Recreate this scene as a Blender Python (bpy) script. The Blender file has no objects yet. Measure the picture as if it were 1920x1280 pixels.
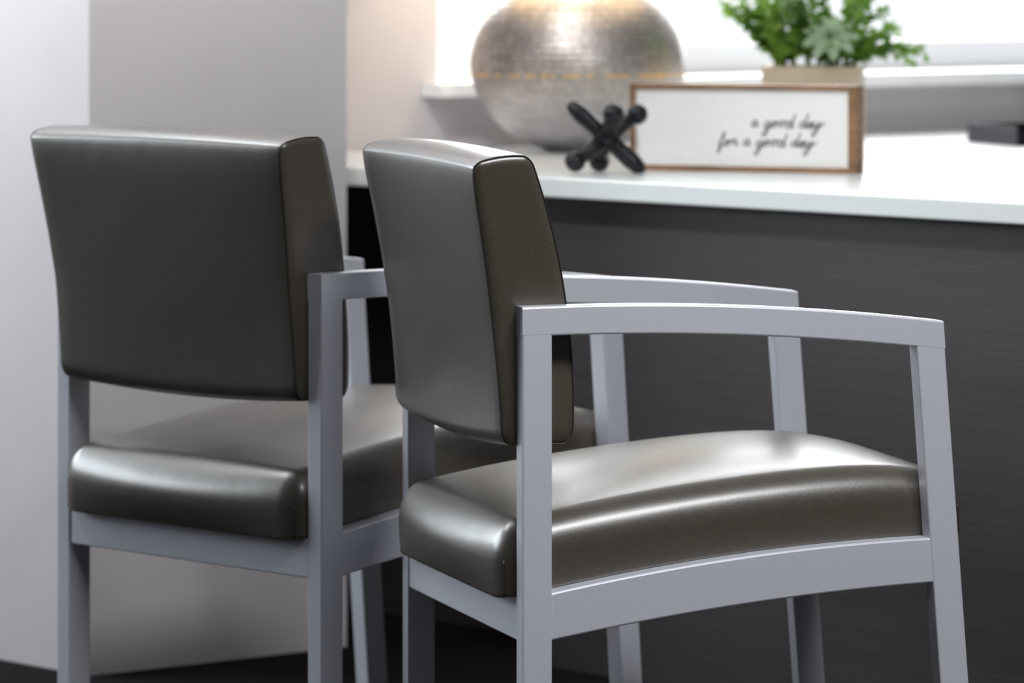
import bpy, math, random
from mathutils import Vector, Matrix
random.seed(7)
S=bpy.context.scene
COL=S.collection
ROOM=math.radians(40.3)
CB,SB=math.cos(ROOM),math.sin(ROOM)
def R(b,a,z=0): return Vector((b*CB-a*SB, b*SB+a*CB, z))

# ---------------------------------------------------------------- helpers
def mesh(name,verts,faces,mat=None,parent=None,smooth=False,loc=None,rotz=0,bevel=0,seg=2):
    me=bpy.data.meshes.new(name); me.from_pydata([tuple(v) for v in verts],[],faces)
    me.validate(); me.update()
    ob=bpy.data.objects.new(name,me); COL.objects.link(ob)
    if mat: me.materials.append(mat)
    import bmesh
    bm=bmesh.new(); bm.from_mesh(me); bmesh.ops.recalc_face_normals(bm,faces=bm.faces); bm.to_mesh(me); bm.free()
    if smooth:
        for p in me.polygons: p.use_smooth=True
    if parent: ob.parent=parent
    if loc is not None: ob.location=loc
    ob.rotation_euler[2]=rotz
    if bevel:
        m=ob.modifiers.new('bevel','BEVEL'); m.width=bevel; m.segments=seg; m.limit_method='ANGLE'; m.angle_limit=math.radians(40)
    return ob
def empty(name,loc,rotz,label,cat,group=None):
    e=bpy.data.objects.new(name,None); COL.objects.link(e); e.location=loc; e.rotation_euler[2]=rotz
    e.empty_display_size=.05
    e['label']=label; e['category']=cat
    if group: e['group']=group
    return e
def boxdata(x0,x1,y0,y1,z0,z1,V,F):
    n=len(V)
    V+= [(x0,y0,z0),(x1,y0,z0),(x1,y1,z0),(x0,y1,z0),(x0,y0,z1),(x1,y0,z1),(x1,y1,z1),(x0,y1,z1)]
    F+= [tuple(n+i for i in f) for f in [(0,3,2,1),(4,5,6,7),(0,1,5,4),(1,2,6,5),(2,3,7,6),(3,0,4,7)]]
def rsamples(h,rn,rp,nz,ni):
    s=[-h+rn*(1-math.cos(math.pi/2*i/nz))*1.0 for i in range(nz)]
    s+=[-h+rn+(2*h-rn-rp)*i/ni for i in range(ni+1)]
    s+=[h-rp*(1-math.cos(math.pi/2*(nz-i)/nz)) for i in range(1,nz+1)]
    return s
def rbox(h,r,rzb=None,nz=6,ni=(18,18,10),deform=None):
    rzb=rzb or r[2]
    sx=rsamples(h[0],r[0],r[0],nz,ni[0]); sy=rsamples(h[1],r[1],r[1],nz,ni[1]); sz=rsamples(h[2],rzb,r[2],nz,ni[2])
    idx={};V=[];F=[]
    def put(x,y,z):
        k=(round(x,6),round(y,6),round(z,6))
        if k in idx: return idx[k]
        rz=r[2] if z>0 else rzb
        q=(x,y,z); rr=(r[0],r[1],rz); c=[];d=[]
        for i in range(3):
            lim=h[i]-rr[i]; cc=max(-lim,min(lim,q[i])); c.append(cc); d.append((q[i]-cc)/rr[i])
        l=math.sqrt(sum(t*t for t in d))
        if l>1e-9: p=[c[i]+rr[i]*d[i]/l for i in range(3)]
        else: p=list(q)
        if deform: p=deform(*p)
        idx[k]=len(V); V.append(p); return idx[k]
    def grid(A,B,fn):
        for i in range(len(A)-1):
            for j in range(len(B)-1):
                F.append((put(*fn(A[i],B[j])),put(*fn(A[i+1],B[j])),put(*fn(A[i+1],B[j+1])),put(*fn(A[i],B[j+1]))))
    grid(sx,sy,lambda a,b:(a,b,h[2])); grid(sx,sy,lambda a,b:(a,b,-h[2]))
    grid(sx,sz,lambda a,b:(a,h[1],b)); grid(sx,sz,lambda a,b:(a,-h[1],b))
    grid(sy,sz,lambda a,b:(h[0],a,b)); grid(sy,sz,lambda a,b:(-h[0],a,b))
    return V,F
def tube(pts,r,V,F,closed=False,n=8,caps=True):
    pts=[Vector(p) for p in pts]; N=len(pts); base=len(V)
    up=Vector((0,0,1)); prev=None
    for i,p in enumerate(pts):
        if closed: t=pts[(i+1)%N]-pts[i-1]
        else: t=pts[min(i+1,N-1)]-pts[max(i-1,0)]
        if t.length<1e-9: t=Vector((1,0,0))
        t.normalize()
        if prev is None:
            ref=up if abs(t.z)<.9 else Vector((1,0,0)); nn=t.cross(ref).normalized()
        else:
            nn=(prev-t*prev.dot(t))
            if nn.length<1e-6: nn=t.orthogonal()
            nn.normalize()
        prev=nn; bb=t.cross(nn)
        rr=r[i] if isinstance(r,(list,tuple)) else r
        for k in range(n):
            a=2*math.pi*k/n; V.append(tuple(p+nn*math.cos(a)*rr+bb*math.sin(a)*rr))
    for i in range(N if closed else N-1):
        j=(i+1)%N
        for k in range(n):
            F.append((base+i*n+k,base+i*n+(k+1)%n,base+j*n+(k+1)%n,base+j*n+k))
    if caps and not closed:
        F.append(tuple(base+k for k in range(n))[::-1]); F.append(tuple(base+(N-1)*n+k for k in range(n)))
def sphere(c,r,V,F,nu=20,nv=12):
    base=len(V); V.append((c[0],c[1],c[2]-r))
    for j in range(1,nv):
        th=math.pi*j/nv-math.pi/2
        for i in range(nu):
            a=2*math.pi*i/nu; V.append((c[0]+r*math.cos(th)*math.cos(a),c[1]+r*math.cos(th)*math.sin(a),c[2]+r*math.sin(th)))
    V.append((c[0],c[1],c[2]+r)); top=len(V)-1
    for i in range(nu):
        F.append((base,base+1+(i+1)%nu,base+1+i)); F.append((top,top-nu+i,top-nu+(i+1)%nu))
    for j in range(nv-2):
        for i in range(nu):
            a=base+1+j*nu; F.append((a+i,a+(i+1)%nu,a+nu+(i+1)%nu,a+nu+i))
def catmull(P,sub=5):
    out=[];n=len(P)
    for i in range(n-1):
        p0=P[max(i-1,0)];p1=P[i];p2=P[i+1];p3=P[min(i+2,n-1)]
        for s in range(sub):
            t=s/sub
            out.append(tuple(.5*((2*p1[k])+(-p0[k]+p2[k])*t+(2*p0[k]-5*p1[k]+4*p2[k]-p3[k])*t*t+(-p0[k]+3*p1[k]-3*p2[k]+p3[k])*t**3) for k in range(len(p1))))
    out.append(tuple(P[-1])); return out
def lathe(prof,n,name,mat,parent,loc=(0,0,0),uv=False):
    V=[];F=[];
    for (r,z) in prof:
        for i in range(n):
            a=2*math.pi*i/n; V.append((r*math.cos(a),r*math.sin(a),z))
    for j in range(len(prof)-1):
        for i in range(n):
            F.append((j*n+i,j*n+(i+1)%n,(j+1)*n+(i+1)%n,(j+1)*n+i))
    ob=mesh(name,V,F,mat,parent,smooth=True,loc=loc)
    if uv:
        me=ob.data; ul=me.uv_layers.new(name='UVMap')
        for p in me.polygons:
            angs=[math.atan2(me.vertices[me.loops[l].vertex_index].co.y,me.vertices[me.loops[l].vertex_index].co.x)/(2*math.pi)%1 for l in p.loop_indices]
            wrap=max(angs)-min(angs)>.5
            for l,a in zip(p.loop_indices,angs):
                if wrap and a<.5: a+=1
                ul.data[l].uv=(a,me.vertices[me.loops[l].vertex_index].co.z*3)
    return ob

# ---------------------------------------------------------------- materials
def mat(name,base,rough=.5,metal=0,spec=.5,coat=0,coat_r=.2):
    m=bpy.data.materials.new(name); m.use_nodes=True
    b=m.node_tree.nodes['Principled BSDF']
    b.inputs['Base Color'].default_value=(*base,1); b.inputs['Roughness'].default_value=rough
    b.inputs['Metallic'].default_value=metal; b.inputs['Specular IOR Level'].default_value=spec
    b.inputs['Coat Weight'].default_value=coat; b.inputs['Coat Roughness'].default_value=coat_r
    return m
def nd(m,t,**kw):
    n=m.node_tree.nodes.new(t)
    for k,v in kw.items():
        if k in n.inputs: n.inputs[k].default_value=v
        else: setattr(n,k,v)
    return n
def noisy(m,scale=20,c1=None,c2=None,bump=.1,dist=.001,mscale=(1,1,1),detail=4):
    nt=m.node_tree; L=nt.links; b=nt.nodes['Principled BSDF']
    tc=nd(m,'ShaderNodeTexCoord'); mp=nd(m,'ShaderNodeMapping'); mp.inputs['Scale'].default_value=mscale
    L.new(tc.outputs['Object'],mp.inputs['Vector'])
    no=nd(m,'ShaderNodeTexNoise'); no.inputs['Scale'].default_value=scale; no.inputs['Detail'].default_value=detail
    L.new(mp.outputs[0],no.inputs['Vector'])
    if c1:
        cr=nd(m,'ShaderNodeValToRGB'); cr.color_ramp.elements[0].position=.3; cr.color_ramp.elements[1].position=.7
        cr.color_ramp.elements[0].color=(*c1,1); cr.color_ramp.elements[1].color=(*c2,1)
        L.new(no.outputs['Fac'],cr.inputs[0]); L.new(cr.outputs[0],b.inputs['Base Color'])
    if bump:
        bp=nd(m,'ShaderNodeBump'); bp.inputs['Strength'].default_value=bump; bp.inputs['Distance'].default_value=dist
        L.new(no.outputs['Fac'],bp.inputs['Height']); L.new(bp.outputs[0],b.inputs['Normal'])
    return m
M_vinyl=noisy(mat('vinyl_taupe',(.06,.05,.04),.36,.0,.8,.30,.22),330,(.064,.052,.039),(.082,.068,.052),.20,.0006)
nt=M_vinyl.node_tree; tc=nd(M_vinyl,'ShaderNodeTexCoord'); n2=nd(M_vinyl,'ShaderNodeTexNoise'); n2.inputs['Scale'].default_value=11; n2.inputs['Detail'].default_value=2.5
mpv=nd(M_vinyl,'ShaderNodeMapping'); mpv.inputs['Scale'].default_value=(.7,1.6,1)
nt.links.new(tc.outputs['Object'],mpv.inputs[0]); nt.links.new(mpv.outputs[0],n2.inputs['Vector']); b2=nd(M_vinyl,'ShaderNodeBump'); b2.inputs['Strength'].default_value=.10; b2.inputs['Distance'].default_value=.010
nt.links.new(n2.outputs['Fac'],b2.inputs['Height'])
old=[n for n in nt.nodes if n.type=='BUMP' and n!=b2][0]; nt.links.new(b2.outputs[0],old.inputs['Normal'])
M_pipe=noisy(mat('vinyl_seam',(.03,.026,.022),.45),300,bump=.1)
M_metal=noisy(mat('silver_powdercoat',(.58,.60,.65),.34,.25,.5),600,(.67,.69,.76),(.72,.74,.81),.05,.0003)
M_wall=noisy(mat('wall_paint',(.6,.57,.58),.85),6,(.50,.475,.485),(.525,.50,.51),.05,.001)
M_wall2=noisy(mat('grey_wall_paint',(.3,.3,.31),.85),6,(.27,.27,.28),(.30,.30,.31),.05,.001)
M_ceil=noisy(mat('ceiling_paint',(.5,.5,.5),.9),8,(.38,.38,.39),(.42,.42,.43),bump=.05)
M_trim=noisy(mat('white_trim',(.82,.83,.84),.45),10,(.80,.81,.82),(.85,.86,.87),.0)
M_floor=noisy(mat('dark_carpet',(.012,.010,.012),.95,0,.05),300,(.004,.0035,.004),(.010,.009,.010),.5,.003)
M_desk=noisy(mat('charcoal_woodgrain',(.06,.056,.06),.38,0,.6),5,(.036,.031,.032),(.064,.057,.058),.05,.0004,(.8,.8,130),5)
M_top=noisy(mat('white_quartz',(.9,.91,.9),.2,0,.5),8,(.85,.87,.86),(.87,.885,.875),.0)
M_iron=noisy(mat('dark_cast_iron',(.012,.012,.016),.42,.3),90,(.007,.007,.010),(.017,.017,.022),.6,.003)
M_wood=noisy(mat('walnut_frame',(.25,.13,.07),.5),14,(.19,.095,.042),(.36,.20,.10),.1,.0006,(1,1,9))
M_panel=noisy(mat('white_board',(.88,.86,.83),.6),30,(.91,.89,.86),(.94,.92,.89),.03)
M_ink=noisy(mat('black_lettering',(.008,.008,.008),.6),50,bump=.02)
M_crate=noisy(mat('pale_wood',(.62,.50,.36),.6),12,(.55,.44,.31),(.70,.58,.43),.1,.0006,(1,1,12))
M_leaf=noisy(mat('leaf_green',(.1,.3,.06),.5,0,.3),12,(.020,.12,.012),(.32,.54,.09),.05)
M_ros=noisy(mat('succulent_pale_green',(.45,.62,.45),.5),20,(.46,.66,.42),(.64,.79,.58),.05)
M_soil=noisy(mat('moss_soil',(.04,.05,.02),.9),60,(.03,.03,.015),(.07,.09,.03),.6,.004)
M_black=noisy(mat('black_plastic',(.008,.009,.016),.6,0,.2),40,bump=.03)
M_shade=noisy(mat('linen_shade',(.8,.74,.62),.8),200,bump=.1)
M_brass=noisy(mat('aged_brass',(.5,.38,.2),.35,.9),40,bump=.03)
for m_ in (M_leaf,M_ros):
    nt=m_.node_tree; b=nt.nodes['Principled BSDF']; out=nt.nodes['Material Output']
    tr=nt.nodes.new('ShaderNodeBsdfTranslucent'); mx=nt.nodes.new('ShaderNodeMixShader'); mx.inputs[0].default_value=.35
    src=b.inputs['Base Color'].links[0].from_socket; nt.links.new(src,tr.inputs['Color'])
    nt.links.new(b.outputs[0],mx.inputs[1]); nt.links.new(tr.outputs[0],mx.inputs[2]); nt.links.new(mx.outputs[0],out.inputs['Surface'])
M_ham=mat('hammered_mosaic_metal',(.5,.46,.43),.40,.85)
def build_ham(m):
    nt=m.node_tree;L=nt.links;b=nt.nodes['Principled BSDF']
    uv=nd(m,'ShaderNodeUVMap')
    wob=nd(m,'ShaderNodeTexNoise'); wob.inputs['Scale'].default_value=14; L.new(uv.outputs[0],wob.inputs['Vector'])
    ws=nd(m,'ShaderNodeVectorMath',operation='SCALE'); ws.inputs['Scale'].default_value=.012; L.new(wob.outputs['Color'],ws.inputs[0])
    wa=nd(m,'ShaderNodeVectorMath',operation='ADD'); L.new(uv.outputs[0],wa.inputs[0]); L.new(ws.outputs[0],wa.inputs[1])
    mp=nd(m,'ShaderNodeMapping'); mp.inputs['Scale'].default_value=(110,32,1)
    L.new(wa.outputs[0],mp.inputs['Vector'])
    br=nd(m,'ShaderNodeTexBrick'); br.inputs['Scale'].default_value=1; br.inputs['Mortar Size'].default_value=.12
    br.inputs['Brick Width'].default_value=2.4; br.inputs['Row Height'].default_value=1.0; br.inputs['Mortar Smooth'].default_value=.9
    br.offset=.31; br.offset_frequency=3; br.squash=.7; br.squash_frequency=2
    br.inputs['Color1'].default_value=(.58,.54,.515,1); br.inputs['Color2'].default_value=(.42,.385,.365,1); br.inputs['Mortar'].default_value=(.15,.13,.12,1)
    L.new(mp.outputs[0],br.inputs['Vector'])
    mp2=nd(m,'ShaderNodeMapping'); mp2.inputs['Scale'].default_value=(14,60,1); L.new(uv.outputs[0],mp2.inputs['Vector'])
    no=nd(m,'ShaderNodeTexNoise'); no.inputs['Scale'].default_value=1; L.new(mp2.outputs[0],no.inputs['Vector'])
    cr=nd(m,'ShaderNodeValToRGB'); cr.color_ramp.elements[0].position=.3; cr.color_ramp.elements[1].position=.7
    cr.color_ramp.elements[0].color=(.34,.325,.325,1); cr.color_ramp.elements[1].color=(.56,.54,.54,1); L.new(no.outputs[0],cr.inputs[0])
    sep=nd(m,'ShaderNodeSeparateXYZ'); tc=nd(m,'ShaderNodeTexCoord'); L.new(tc.outputs['Object'],sep.inputs[0])
    rm=nd(m,'ShaderNodeMath',operation='MULTIPLY'); L.new(sep.outputs['Z'],rm.inputs[0]); rm.inputs[1].default_value=2*math.pi*96
    sn=nd(m,'ShaderNodeMath',operation='SINE'); L.new(rm.outputs[0],sn.inputs[0])
    gt=nd(m,'ShaderNodeMapRange'); L.new(sep.outputs['Z'],gt.inputs['Value']); gt.inputs['From Min'].default_value=.05; gt.inputs['From Max'].default_value=.14
    mx=nd(m,'ShaderNodeMixRGB'); L.new(gt.outputs[0],mx.inputs[0]); L.new(cr.outputs[0],mx.inputs[1]); L.new(br.outputs['Color'],mx.inputs[2])
    sub=nd(m,'ShaderNodeMath',operation='SUBTRACT'); L.new(sep.outputs['Z'],sub.inputs[0]); sub.inputs[1].default_value=.130
    ab=nd(m,'ShaderNodeMath',operation='ABSOLUTE'); L.new(sub.outputs[0],ab.inputs[0])
    lt=nd(m,'ShaderNodeMath',operation='LESS_THAN'); L.new(ab.outputs[0],lt.inputs[0]); lt.inputs[1].default_value=.0020
    mp3=nd(m,'ShaderNodeMapping'); mp3.inputs['Scale'].default_value=(70,2,1); L.new(uv.outputs[0],mp3.inputs['Vector'])
    n3=nd(m,'ShaderNodeTexNoise'); n3.inputs['Scale'].default_value=1; L.new(mp3.outputs[0],n3.inputs['Vector'])
    g2=nd(m,'ShaderNodeMath',operation='GREATER_THAN'); L.new(n3.outputs[0],g2.inputs[0]); g2.inputs[1].default_value=.45
    ml=nd(m,'ShaderNodeMath',operation='MULTIPLY'); L.new(lt.outputs[0],ml.inputs[0]); L.new(g2.outputs[0],ml.inputs[1])
    mx2=nd(m,'ShaderNodeMixRGB'); L.new(ml.outputs[0],mx2.inputs[0]); L.new(mx.outputs[0],mx2.inputs[1]); mx2.inputs[2].default_value=(.95,.62,.16,1)
    L.new(mx2.outputs[0],b.inputs['Base Color'])
    bp=nd(m,'ShaderNodeBump'); bp.inputs['Strength'].default_value=.3; bp.inputs['Distance'].default_value=.0015
    L.new(sn.outputs[0],bp.inputs['Height']); L.new(bp.outputs[0],b.inputs['Normal'])
build_ham(M_ham)

# ---------------------------------------------------------------- setting
def struct(name,boxes,m):
    V=[];F=[]
    for bx in boxes: boxdata(*bx,V,F)
    o=mesh(name,V,F,m,rotz=ROOM); o['kind']='structure'; return o
H=2.6
struct('floor',[(-2.2,7.8,-1.7,9.2,-.1,0)],M_floor)
struct('ceiling',[(-2.2,7.8,-1.7,9.2,H,H+.1)],M_ceil)
struct('wall_left',[(4.377,4.864,6.13,9.0,0,H)],M_wall)
WB0,WB1,WZ0,WZ1=5.498,7.3,.848,2.2
struct('wall_back',[(4.864,WB0,6.68,6.9,0,H),(WB1,7.6,6.68,6.9,0,H),(WB0,WB1,6.68,6.9,0,.825),(WB0,WB1,6.68,6.9,WZ1,H)],M_wall)
struct('wall_right',[(7.6,7.8,-1.5,6.9,0,H)],M_wall2)
struct('wall_front',[(-2.0,7.6,-1.7,-1.5,0,H)],M_wall2)
struct('wall_side',[(-2.2,-2.0,-1.5,9.0,0,H)],M_wall2)
struct('wall_far',[(-2.0,.9,9.0,9.2,0,H),(4.2,4.377,9.0,9.2,0,H),(.9,4.2,9.0,9.2,0,.9),(.9,4.2,9.0,9.2,2.5,H)],M_wall2)
struct('trim_1',[(WB0-.035,WB1+.03,6.625,6.9,.825,.848)],M_trim)   # window sill
def window(name,b0,b1,z0,z1,a,w=.055,d=.05,mull=()):
    V=[];F=[]
    boxdata(b0,b1,a,a+d,z0,z0+w,V,F); boxdata(b0,b1,a,a+d,z1-w,z1,V,F)
    boxdata(b0,b0+w*.5,a,a+d,z0+w,z1-w,V,F); boxdata(b1-w,b1,a,a+d,z0+w,z1-w,V,F)
    for mb in mull: boxdata(mb-.02,mb+.02,a,a+d,z0+w,z1-w,V,F)
    o=mesh(name,V,F,M_trim,rotz=ROOM,bevel=.003); o['kind']='structure'; return o
window('window_1',WB0,WB1,WZ0,WZ1,6.83)
window('window_2',.9,4.2,.9,2.5,9.05,mull=(2.0,3.1))

# ---------------------------------------------------------------- desk
V=[];F=[]
fp=[(4.95,4.35),(6.95,4.35),(6.95,6.67),(5.15,6.67),(5.15,5.76),(4.95,5.76)]
cx,cy=5.9,5.5
n=len(fp)
for z in (0,.707):
    for (b,a) in fp: V.append((b-cx,a-cy,z))
F=[tuple(range(n))[::-1],tuple(range(n,2*n))]+[(i,(i+1)%n,n+(i+1)%n,n+i) for i in range(n)]
o=mesh('desk_cabinet',V,F,M_desk,loc=R(cx,cy),rotz=ROOM,bevel=.002)
o['label']='charcoal woodgrain laminate reception desk base below white worktop'; o['category']='desk'
V=[];F=[]; boxdata(4.914-cx,7.0-cx,4.3-cy,6.678-cy,0,.03,V,F)
o=mesh('countertop',V,F,M_top,loc=R(cx,cy,.707),rotz=ROOM,bevel=.003)
o['label']='white quartz countertop slab covering the dark desk'; o['category']='countertop'
CT=.737

# ---------------------------------------------------------------- chair
XR,XF=-.2625,.2585; HW=.285; PW=.029; PD=.036
def zarm(t): return .66+.014*t-.040*t*t
def zrt(t): return .319+.057*t+.048*t*(1-t)
def zrb(t): return .264+.059*t+.040*t*(1-t)
def lean(z): return .075*(.634-z)
SHX,SHY,SHZ=.290,.2535,.042
SRX,SRY,SRZ=.026,.036,.038
def seat_def(x,y,z):
    u=x/SHX; v=y/SHY; w=max(0,min(1,(z+SHZ)/(2*SHZ)))
    X=x+.010
    t=(X-XR)/(XF-XR)
    tb=max(-.05,min(1.05,t))
    zz=zrt(tb)-.002+(z+SHZ)
    cr=.021*max(0,1-abs(u)**3)*max(0,1-v*v)
    zz+=cr*w
    if u>0: zz-=.018*u**6*w
    else: zz+=.004*abs(u)**2*w
    Y=y
    X+= (-.013 if u<0 else .004)*abs(u)**3*(1-v*v)*math.sin(math.pi*w)
    if u>0: X-= u*.008*w**2.5*abs(u)**3
    return [X,Y,zz]
BT,BH,BY=.04,.172,.2545
BRX,BRY,BRZ=.012,.007,.012
def back_def(x,y,z):
    w=(z+BH)/(2*BH); v=y/BY
    xs=(x+BT)/(2*BT)
    off=-.016-.013*w-.036*w*w
    T=.087+.032*w-.040*w*w
    X=XR+off+xs*T
    pil=(1-abs(v)**3)*math.sin(math.pi*max(0,min(1,w)))
    X+= pil*(.012*xs-.006*(1-xs))
    Z=.496+.344*w
    Z-=.009*(1-v*v)*(1-w)
    Z+=.004*(1-v*v)*w
    Z-=.008*w*(xs-.5)
    Z-=.016*(1-xs)**2*max(0,w)**10
    X+=.010*(1-xs)*max(0,w)**12
    wd=max(0,(w-.40)/.6)
    Y=y*(1+.072*wd)
    return [X,Y,Z]
def rrpath(hx,hz,rx,rzt,rzb,y,dfm,n=8,quads=None):
    P=[]
    for (sx,sz,a0) in ((1,1,0),(-1,1,90),(-1,-1,180),(1,-1,270)):
        rz=rzt if sz>0 else rzb
        for i in range(n+1):
            a=math.radians(a0+90*i/n)
            P.append((sx*(hx-rx)+rx*math.cos(a),sz*(hz-rz)+rz*math.sin(a)))
    out=[]
    for i in range(len(P)):
        p=P[i];q=P[(i+1)%len(P)]; L=math.hypot(q[0]-p[0],q[1]-p[1]); k=max(1,int(L/.01))
        for s in range(k): out.append((p[0]+(q[0]-p[0])*s/k,p[1]+(q[1]-p[1])*s/k))
    return [dfm(x,y,z) for x,z in out]
CH=.0022
def bar(stations):
    V=[];F=[]
    for ring in stations:
        P=[Vector(p) for p in ring]
        for k in range(4):
            p=P[k]; a=(P[k-1]-p).normalized(); b=(P[(k+1)%4]-p).normalized()
            V+= [p+a*CH, p+a*CH*.3+b*CH*.3, p+b*CH]
    m=12
    for i in range(len(stations)-1):
        for k in range(m): F.append((i*m+k,i*m+(k+1)%m,i*m+m+(k+1)%m,i*m+m+k))
    F.append(tuple(range(m))[::-1]); e=(len(stations)-1)*m; F.append(tuple(e+k for k in range(m)))
    return V,F
def sweep(ts,xf,top,bot,y0,y1):
    st=[]
    for t in ts:
        zt,zb=top(t),bot(t)
        st.append([(xf(t,zb),y0,zb),(xf(t,zb),y1,zb),(xf(t,zt),y1,zt),(xf(t,zt),y0,zt)])
    return bar(st)
def make_chair(loc,rot,label):
    E=empty('armchair',loc,rot,label,'chair','matching guest armchairs at the desk')
    for s in (-1,1):
        yo=s*HW; yi=s*(HW-PW); y0,y1=min(yo,yi),max(yo,yi)
        e=.00015
        V,F=bar([[(XR+e,y0+e,z),(XR+PD,y0+e,z),(XR+PD,y1-e,z),(XR+e,y1-e,z)] for z in (0,.3,.652)])
        mesh('leg',V,F,M_metal,E)
        st=[]
        for z in (0,.3,.627):
            x0=XF-PD+lean(z); x1=XF+lean(z)-e
            st.append([(x0,y0+e,z),(x1,y0+e,z),(x1,y1-e,z),(x0,y1-e,z)])
        V,F=bar(st); mesh('leg',V,F,M_metal,E)
        ts=[i/24 for i in range(25)]
        V,F=sweep(ts,lambda t,z:XR+(XF-XR)*t+(lean(z)*max(0,(t-.9)*10)),zarm,lambda t:zarm(t)-.0345,y0,y1)
        mesh('armrest',V,F,M_metal,E)
        ro=s*(HW-.002); ri=s*(HW-.038); q0,q1=min(ro,ri),max(ro,ri)
        fx=lambda t,z:(XR+PD-.001)*(1-t)+(XF-PD+.001+lean(z))*t
        tt=lambda t:(fx(t,.34)-XR)/(XF-XR)
        V,F=sweep(ts,fx,lambda t:zrt(tt(t)),lambda t:zrb(tt(t)),q0,q1)
        mesh('seat_rail',V,F,M_metal,E)
    V=[];F=[]; boxdata(XR+.002,XR+.027,-(HW-PW),(HW-PW),.268,.320,V,F); mesh('seat_rail',V,F,M_metal,E,bevel=.002)
    V=[];F=[]; boxdata(XF-.012,XF+.013,-(HW-PW),(HW-PW),.322,.374,V,F); mesh('seat_rail',V,F,M_metal,E,bevel=.002)
    V,F=rbox((SHX,SHY,SHZ),(SRX,SRY,SRZ),.003,nz=9,ni=(18,18,12),deform=seat_def)
    seat=mesh('seat',V,F,M_vinyl,E,smooth=True)
    V,F=rbox((BT,BY,BH),(BRX,BRY,BRZ),.020,nz=8,ni=(10,22,30),deform=back_def)
    back=mesh('backrest',V,F,M_vinyl,E,smooth=True)
    for s in (-1,1):
        V=[];F=[]
        tube(rrpath(BT-.0009,BH-.0009,BRX,BRZ,.020,s*(BY-.0026),back_def),.0008,V,F,closed=True)
        mesh('piping',V,F,M_pipe,back,smooth=True)
        for sx in (-1,1):
            V=[];F=[]
            pts=[seat_def(sx*(SHX-SRX*.293+.0002),s*(SHY-SRY*.293+.0002),-.038+.040*k/8) for k in range(9)]
            tube(pts,.0011,V,F); mesh('seam',V,F,M_pipe,seat,smooth=True)
    return E
th1=math.radians(15.5); f1=Vector((math.cos(th1),math.sin(th1),0)); l1=Vector((-math.sin(th1),math.cos(th1),0))
make_chair(Vector((.0124,5.9,0))+f1*.2625+l1*.285,th1,'silver metal armchair with glossy taupe vinyl, angled beside the desk')
make_chair((-.2361,6.8774,0),math.radians(41.5),'silver metal armchair with taupe vinyl, facing desk beside the wall')

# ---------------------------------------------------------------- lamp
LP=Vector((.110,8.5,CT))
E=empty('table_lamp',LP,0,'squat round hammered mosaic metal table lamp with gold band on countertop','lamp')
prof=[(0.0,0.0),(.05,0.0),(.054,.003)]
c=.1505;bz=.155
for i in range(49):
    z=.006+(.297-.006)*i/48
    prof.append((.1815*math.sqrt(max(0,1-((z-c)/bz)**2)),z))
prof+=[(.03,.3),(.0,.301)]
lathe(prof,96,'lamp_base',M_ham,E,uv=True)
lathe([(0,.298),(.028,.298),(.03,.306),(.014,.312),(.011,.34),(.011,.40),(.018,.405),(.018,.44),(0,.44)],32,'lamp_neck',M_brass,E)
lathe([(.20,.36),(.202,.36),(.165,.60),(.163,.60),(.20,.36)],64,'lamp_shade',M_shade,E)
V=[];F=[]; sphere((0,0,.475),.03,V,F); 
M_bulb=mat('warm_bulb',(1,.8,.5)); bb=M_bulb.node_tree.nodes['Principled BSDF']; bb.inputs['Emission Color'].default_value=(1,.80,.56,1); bb.inputs['Emission Strength'].default_value=120
mesh('light_bulb',V,F,M_bulb,E,smooth=True)
V=[];F=[]
for k in range(3):
    a=k*2*math.pi/3; tube([(.012*math.cos(a),.012*math.sin(a),.43),(.1765*math.cos(a),.1765*math.sin(a),.52)],.002,V,F,n=6)
mesh('shade_support',V,F,M_brass,E,smooth=True)

# ---------------------------------------------------------------- jack sculpture
E=empty('jack_sculpture',(.143,7.68,CT),0,'oversized dark cast iron toy jack ornament beside framed sign','ornament')
C=Vector((0,0,.0535)); V=[];F=[]
A1=Vector((.0475,.02,.035)); A2=Vector((-.046,.012,.042)); A3=Vector((.010,-.040,.0375))
for A in (A1,A3):
    for s in (-1,1):
        tube([C,C+A*s*.5,C+A*s],[.0140,.0110,.0115],V,F,n=14); sphere(C+A*s,.0160,V,F)
for s in (-1,1):
    tube([C,C+A2*s*.4,C+A2*s*.8,C+A2*s*1.10,C+A2*s*1.22],[.0135,.0125,.0140,.0110,.0055],V,F,n=14)
sphere(C,.0175,V,F)
mesh('jack_body',V,F,M_iron,E,smooth=True)

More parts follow.
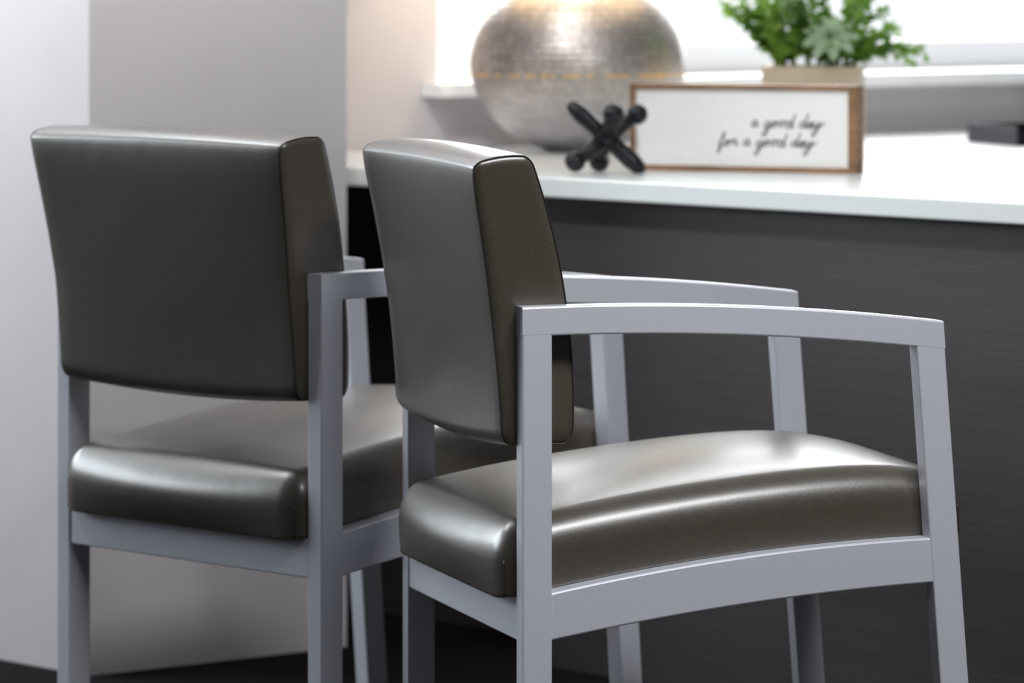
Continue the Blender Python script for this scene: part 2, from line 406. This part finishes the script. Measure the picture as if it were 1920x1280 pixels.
# ---------------------------------------------------------------- framed sign
pL=Vector((.1805,7.795,CT)); pR=Vector((.520,7.651,CT)); W=(pR-pL).length; ang=math.atan2(pR.y-pL.y,pR.x-pL.x)
E=empty('framed_sign',(pL+pR)/2,ang,'walnut framed white sign with handwritten good day message','sign')
h=.133; t=.0080; V=[];F=[]; d=.035
boxdata(-W/2,W/2,0,d,0,t,V,F); boxdata(-W/2,W/2,0,d,h-t,h,V,F)
boxdata(-W/2,-W/2+t,0,d,t,h-t,V,F); boxdata(W/2-t*1.7,W/2,0,d,t,h-t,V,F)
mesh('sign_frame',V,F,M_wood,E,bevel=.0012)
V=[];F=[]; boxdata(-W/2+t,W/2-t*1.7,.005,.028,t,h-t,V,F); mesh('sign_panel',V,F,M_panel,E)
G={'a':[(.9,.8),(.5,1),(.1,.6),(.18,.08),(.5,.02),(.85,.45),(.95,.95),(.88,.3),(1.05,0),(1.35,.25)],
 'o':[(.6,1),(.15,.75),(.12,.2),(.5,0),(.85,.4),(.65,.98),(.85,.8),(1.3,.85)],
 'g':[(.9,.8),(.5,1),(.1,.6),(.2,.08),(.55,.05),(.88,.5),(.95,.95),(.9,-.4),(.6,-1.4),(.15,-1.15),(.55,-.4),(1.3,.3)],
 'd':[(.85,.85),(.45,1),(.1,.6),(.2,.05),(.55,.05),(.9,.6),(1.1,2.3),(.95,.4),(1.08,0),(1.4,.3)],
 'y':[(.05,.95),(.15,.25),(.45,.05),(.8,.5),(.92,.95),(.85,-.4),(.5,-1.5),(.05,-1.2),(.5,-.4),(1.4,.35)],
 'f':[(0,.2),(.55,1.2),(.65,2.1),(.4,2.0),(.35,.5),(.25,-1.1),(.5,-1.0),(.5,-.05),(1.0,.2)],
 'r':[(0,.2),(.25,1.05),(.4,.8),(.75,.85),(.7,.2),(.95,0),(1.3,.25)]}
def write(txt,u0,base,V,F,ux=.0092,uy=.0090):
    cur=0
    for word in txt.split(' '):
        P=[]
        for i,ch in enumerate(word):
            adv={'r':1.15,'f':.95}.get(ch,1.3)
            hop=.10*math.sin(2.1*i+len(word))
            for (x,y) in G[ch]: P.append((cur+x+.28*y,y+hop))
            cur+=adv
        if word.endswith('y'): P.append((cur+.75,.75))
        Q=catmull(P,6)
        tube([(-W/2+u0+x*ux,.0046,base+y*uy) for x,y in Q],.00086,V,F,n=6)
        cur+=.95
V=[];F=[]; write('a good day',.197,.0685,V,F); write('for a good day',.144,.0395,V,F)
mesh('lettering',V,F,M_ink,E,smooth=True)

# ---------------------------------------------------------------- potted plant
PP=Vector((.5,8.4,CT)); 
E=empty('potted_plant',PP,math.radians(-8),'bushy green plant with pale succulent in light wooden box','plant')
V=[];F=[]; bw,bh=.079,.146; th=.008
boxdata(-bw,bw,-bw,-bw+th,0,bh,V,F); boxdata(-bw,bw,bw-th,bw,0,bh,V,F); boxdata(-bw,-bw+th,-bw+th,bw-th,0,bh,V,F); boxdata(bw-th,bw,-bw+th,bw-th,0,bh,V,F); boxdata(-bw+th,bw-th,-bw+th,bw-th,0,th,V,F)
mesh('planter_box',V,F,M_crate,E,bevel=.0015)
V=[];F=[]; boxdata(-bw+th,bw-th,-bw+th,bw-th,th,bh-.012,V,F); mesh('soil',V,F,M_soil,E)
def leaf(p,d,nrm,L,Wd,V,F,cup=.15):
    d=d.normalized(); s=d.cross(nrm)
    if s.length<1e-4: s=d.orthogonal()
    s.normalize(); n2=s.cross(d)
    b=len(V)
    for (k,w,u) in ((0,.08,0),(.3,.8,.06),(.65,1,.05),(.9,.65,-.02),(1,.08,-.08)):
        for sg in (-1,0,1): V.append(tuple(p+d*L*k+s*sg*Wd*.5*w+n2*(L*u+abs(sg)*cup*Wd*w)))
    for i in range(4):
        for j in range(2): F.append((b+i*3+j,b+i*3+j+1,b+i*3+4+j,b+i*3+3+j))
V=[];F=[]
def sprig(base,end,sag,n,L,Wd):
    base=Vector(base);end=Vector(end); ctrl=(base+end)/2+Vector((0,0,sag)); pts=[]
    for i in range(9):
        t=i/8; pts.append(base*(1-t)**2+ctrl*2*t*(1-t)+end*t*t)
    tube(pts,[.0016-.0009*i/8 for i in range(9)],V,F,n=5)
    for i in range(n):
        t=.18+.82*i/(n-1); k=min(7,int(t*8)); f=t*8-k; p=pts[k].lerp(pts[k+1],f); tan=(pts[k+1]-pts[k]).normalized()
        for sd in (-1,1):
            r=Vector((random.uniform(-1,1),random.uniform(-1,1),random.uniform(-1,1)))
            side=tan.cross(r).normalized()
            leaf(p,side*sd+tan*.7,Vector((random.uniform(-.5,.5),random.uniform(-.9,.1),1)),L*random.uniform(.7,1.15)*(1-.35*t),Wd*random.uniform(.8,1.1)*(1-.3*t),V,F)
for i in range(50):
    bx,by=random.uniform(-.065,.06),random.uniform(-.055,.055)
    a=random.uniform(0,2*math.pi); r=random.uniform(.02,.075)
    sprig((bx,by,bh-.015),(bx*1.25+r*math.cos(a),by+r*math.sin(a)*.8,bh+random.uniform(.04,.17)),.03,9,.026,.020)
for ex,ez in ((-.13,.10),(-.148,.082),(-.135,.12),(-.10,.055),(-.09,.15),(-.12,.09),(-.155,.10),(-.11,.135),(-.09,.08),(-.14,.09)):
    sprig((-.045,random.uniform(-.04,.03),bh-.01),(ex,random.uniform(-.04,.02),bh+ez),.035,12,.023,.018)
for ex,ez in ((.182,.018),(.155,.032),(.125,.05),(.165,.010),(.12,.09),(.10,.11),(.174,.026),(.10,.03)):
    sprig((.05,random.uniform(-.05,.03),bh-.01),(ex,random.uniform(-.04,.02),bh+ez),.04,13,.020,.015)
mesh('foliage',V,F,M_leaf,E,smooth=True)
V=[];F=[]; rc=Vector((.035,-.085,bh+.045)); ax=Vector((0,-.75,.66)).normalized(); e1=Vector((1,0,0)); e2=ax.cross(e1)
for ring,(nn,L,el) in enumerate(((9,.048,.12),(8,.038,.5),(6,.026,.95),(4,.016,1.3))):
    for k in range(nn):
        a=2*math.pi*(k+.5*(ring%2))/nn; rad=e1*math.cos(a)+e2*math.sin(a)
        leaf(rc+ax*.003*ring,rad*math.cos(el)+ax*math.sin(el),ax,L,L*.42,V,F,.22)
tube([rc-Vector((0,-.035,.05)),rc],.004,V,F,n=6)
mesh('succulent_rosette',V,F,M_ros,E,smooth=True)

# ---------------------------------------------------------------- black tray
E=empty('document_tray',(.945,8.83,CT),math.radians(20),'low black plastic document tray lying on the countertop','tray')
V=[];F=[]
boxdata(-.12,.12,-.1,.1,0,.004,V,F); boxdata(-.12,.12,.096,.1,.004,.034,V,F); boxdata(-.12,-.116,-.1,.096,.004,.034,V,F); boxdata(.116,.12,-.1,.096,.004,.034,V,F); boxdata(-.116,-.06,-.1,-.096,.004,.022,V,F); boxdata(.06,.116,-.1,-.096,.004,.022,V,F)
mesh('tray_body',V,F,M_black,E,bevel=.001)
V=[];F=[]; boxdata(-.1,.1,-.085,.085,.004,.009,V,F); mesh('black_folder',V,F,M_black,E,bevel=.002)

# ---------------------------------------------------------------- lights
def area(name,loc,direction,sx,sy,power,col=(1,1,1),spread=180):
    l=bpy.data.lights.new(name,'AREA'); l.shape='RECTANGLE'; l.size=sx; l.size_y=sy; l.energy=power; l.color=col; l.spread=math.radians(spread)
    o=bpy.data.objects.new(name,l); COL.objects.link(o); o.location=loc
    d=Vector(direction).normalized()
    if abs(d.z)>.99: o.rotation_euler=(0,0,ROOM)
    else: o.rotation_euler=d.to_track_quat('-Z','Y').to_euler()
    return o
avec=R(0,1); bvec=R(1,0)
area('window_daylight',R((WB0+WB1)/2,7.15,1.55),-avec,2.4,1.7,110,(.96,.985,1))
area('side_window_daylight',R(2.55,9.35,1.8),-avec,3.3,1.4,130,(.86,.94,1))
area('added_ceiling_light',R(3.5,2.9,H-.02),(0,0,-1),1.2,.6,85,(.97,.98,1))  # added fill light overhead to lift the chair frames, not a known fixture
area('added_wall_light',R(4.05,5.4,H-.12),R(.08,1,-.30),.8,.12,62,(1,.985,.975),120)  # unseen strip light added to brighten the upper wall behind the chairs
area('added_wall_light',R(3.4,6.7,H-.12),R(1,-.1,-.18),1.0,.12,52,(.86,.95,1),130)  # unseen strip light added to brighten the upper left wall face
area('added_ceiling_light',R(3.5,7.3,H-.02),(0,0,-1),1.0,.6,30,(.95,.98,1))  # overhead light added for highlights on backrest tops and rear seat edges
W_=bpy.data.worlds.new('sky'); S.world=W_; W_.use_nodes=True
bg=W_.node_tree.nodes['Background']; bg.inputs[0].default_value=(.93,.97,1,1); bg.inputs[1].default_value=1.2

# ---------------------------------------------------------------- camera
cd=bpy.data.cameras.new('camera'); cam=bpy.data.objects.new('camera',cd); COL.objects.link(cam)
cam.location=(0,0,1.08); cam.rotation_euler=(math.radians(90),0,0)
cd.sensor_width=36; cd.lens=9500*36/1920; cd.shift_y=-740/1920; cd.clip_end=60
cd.dof.use_dof=True; cd.dof.focus_distance=5.97; cd.dof.aperture_fstop=6.0
S.camera=cam
S.view_settings.view_transform='Standard'
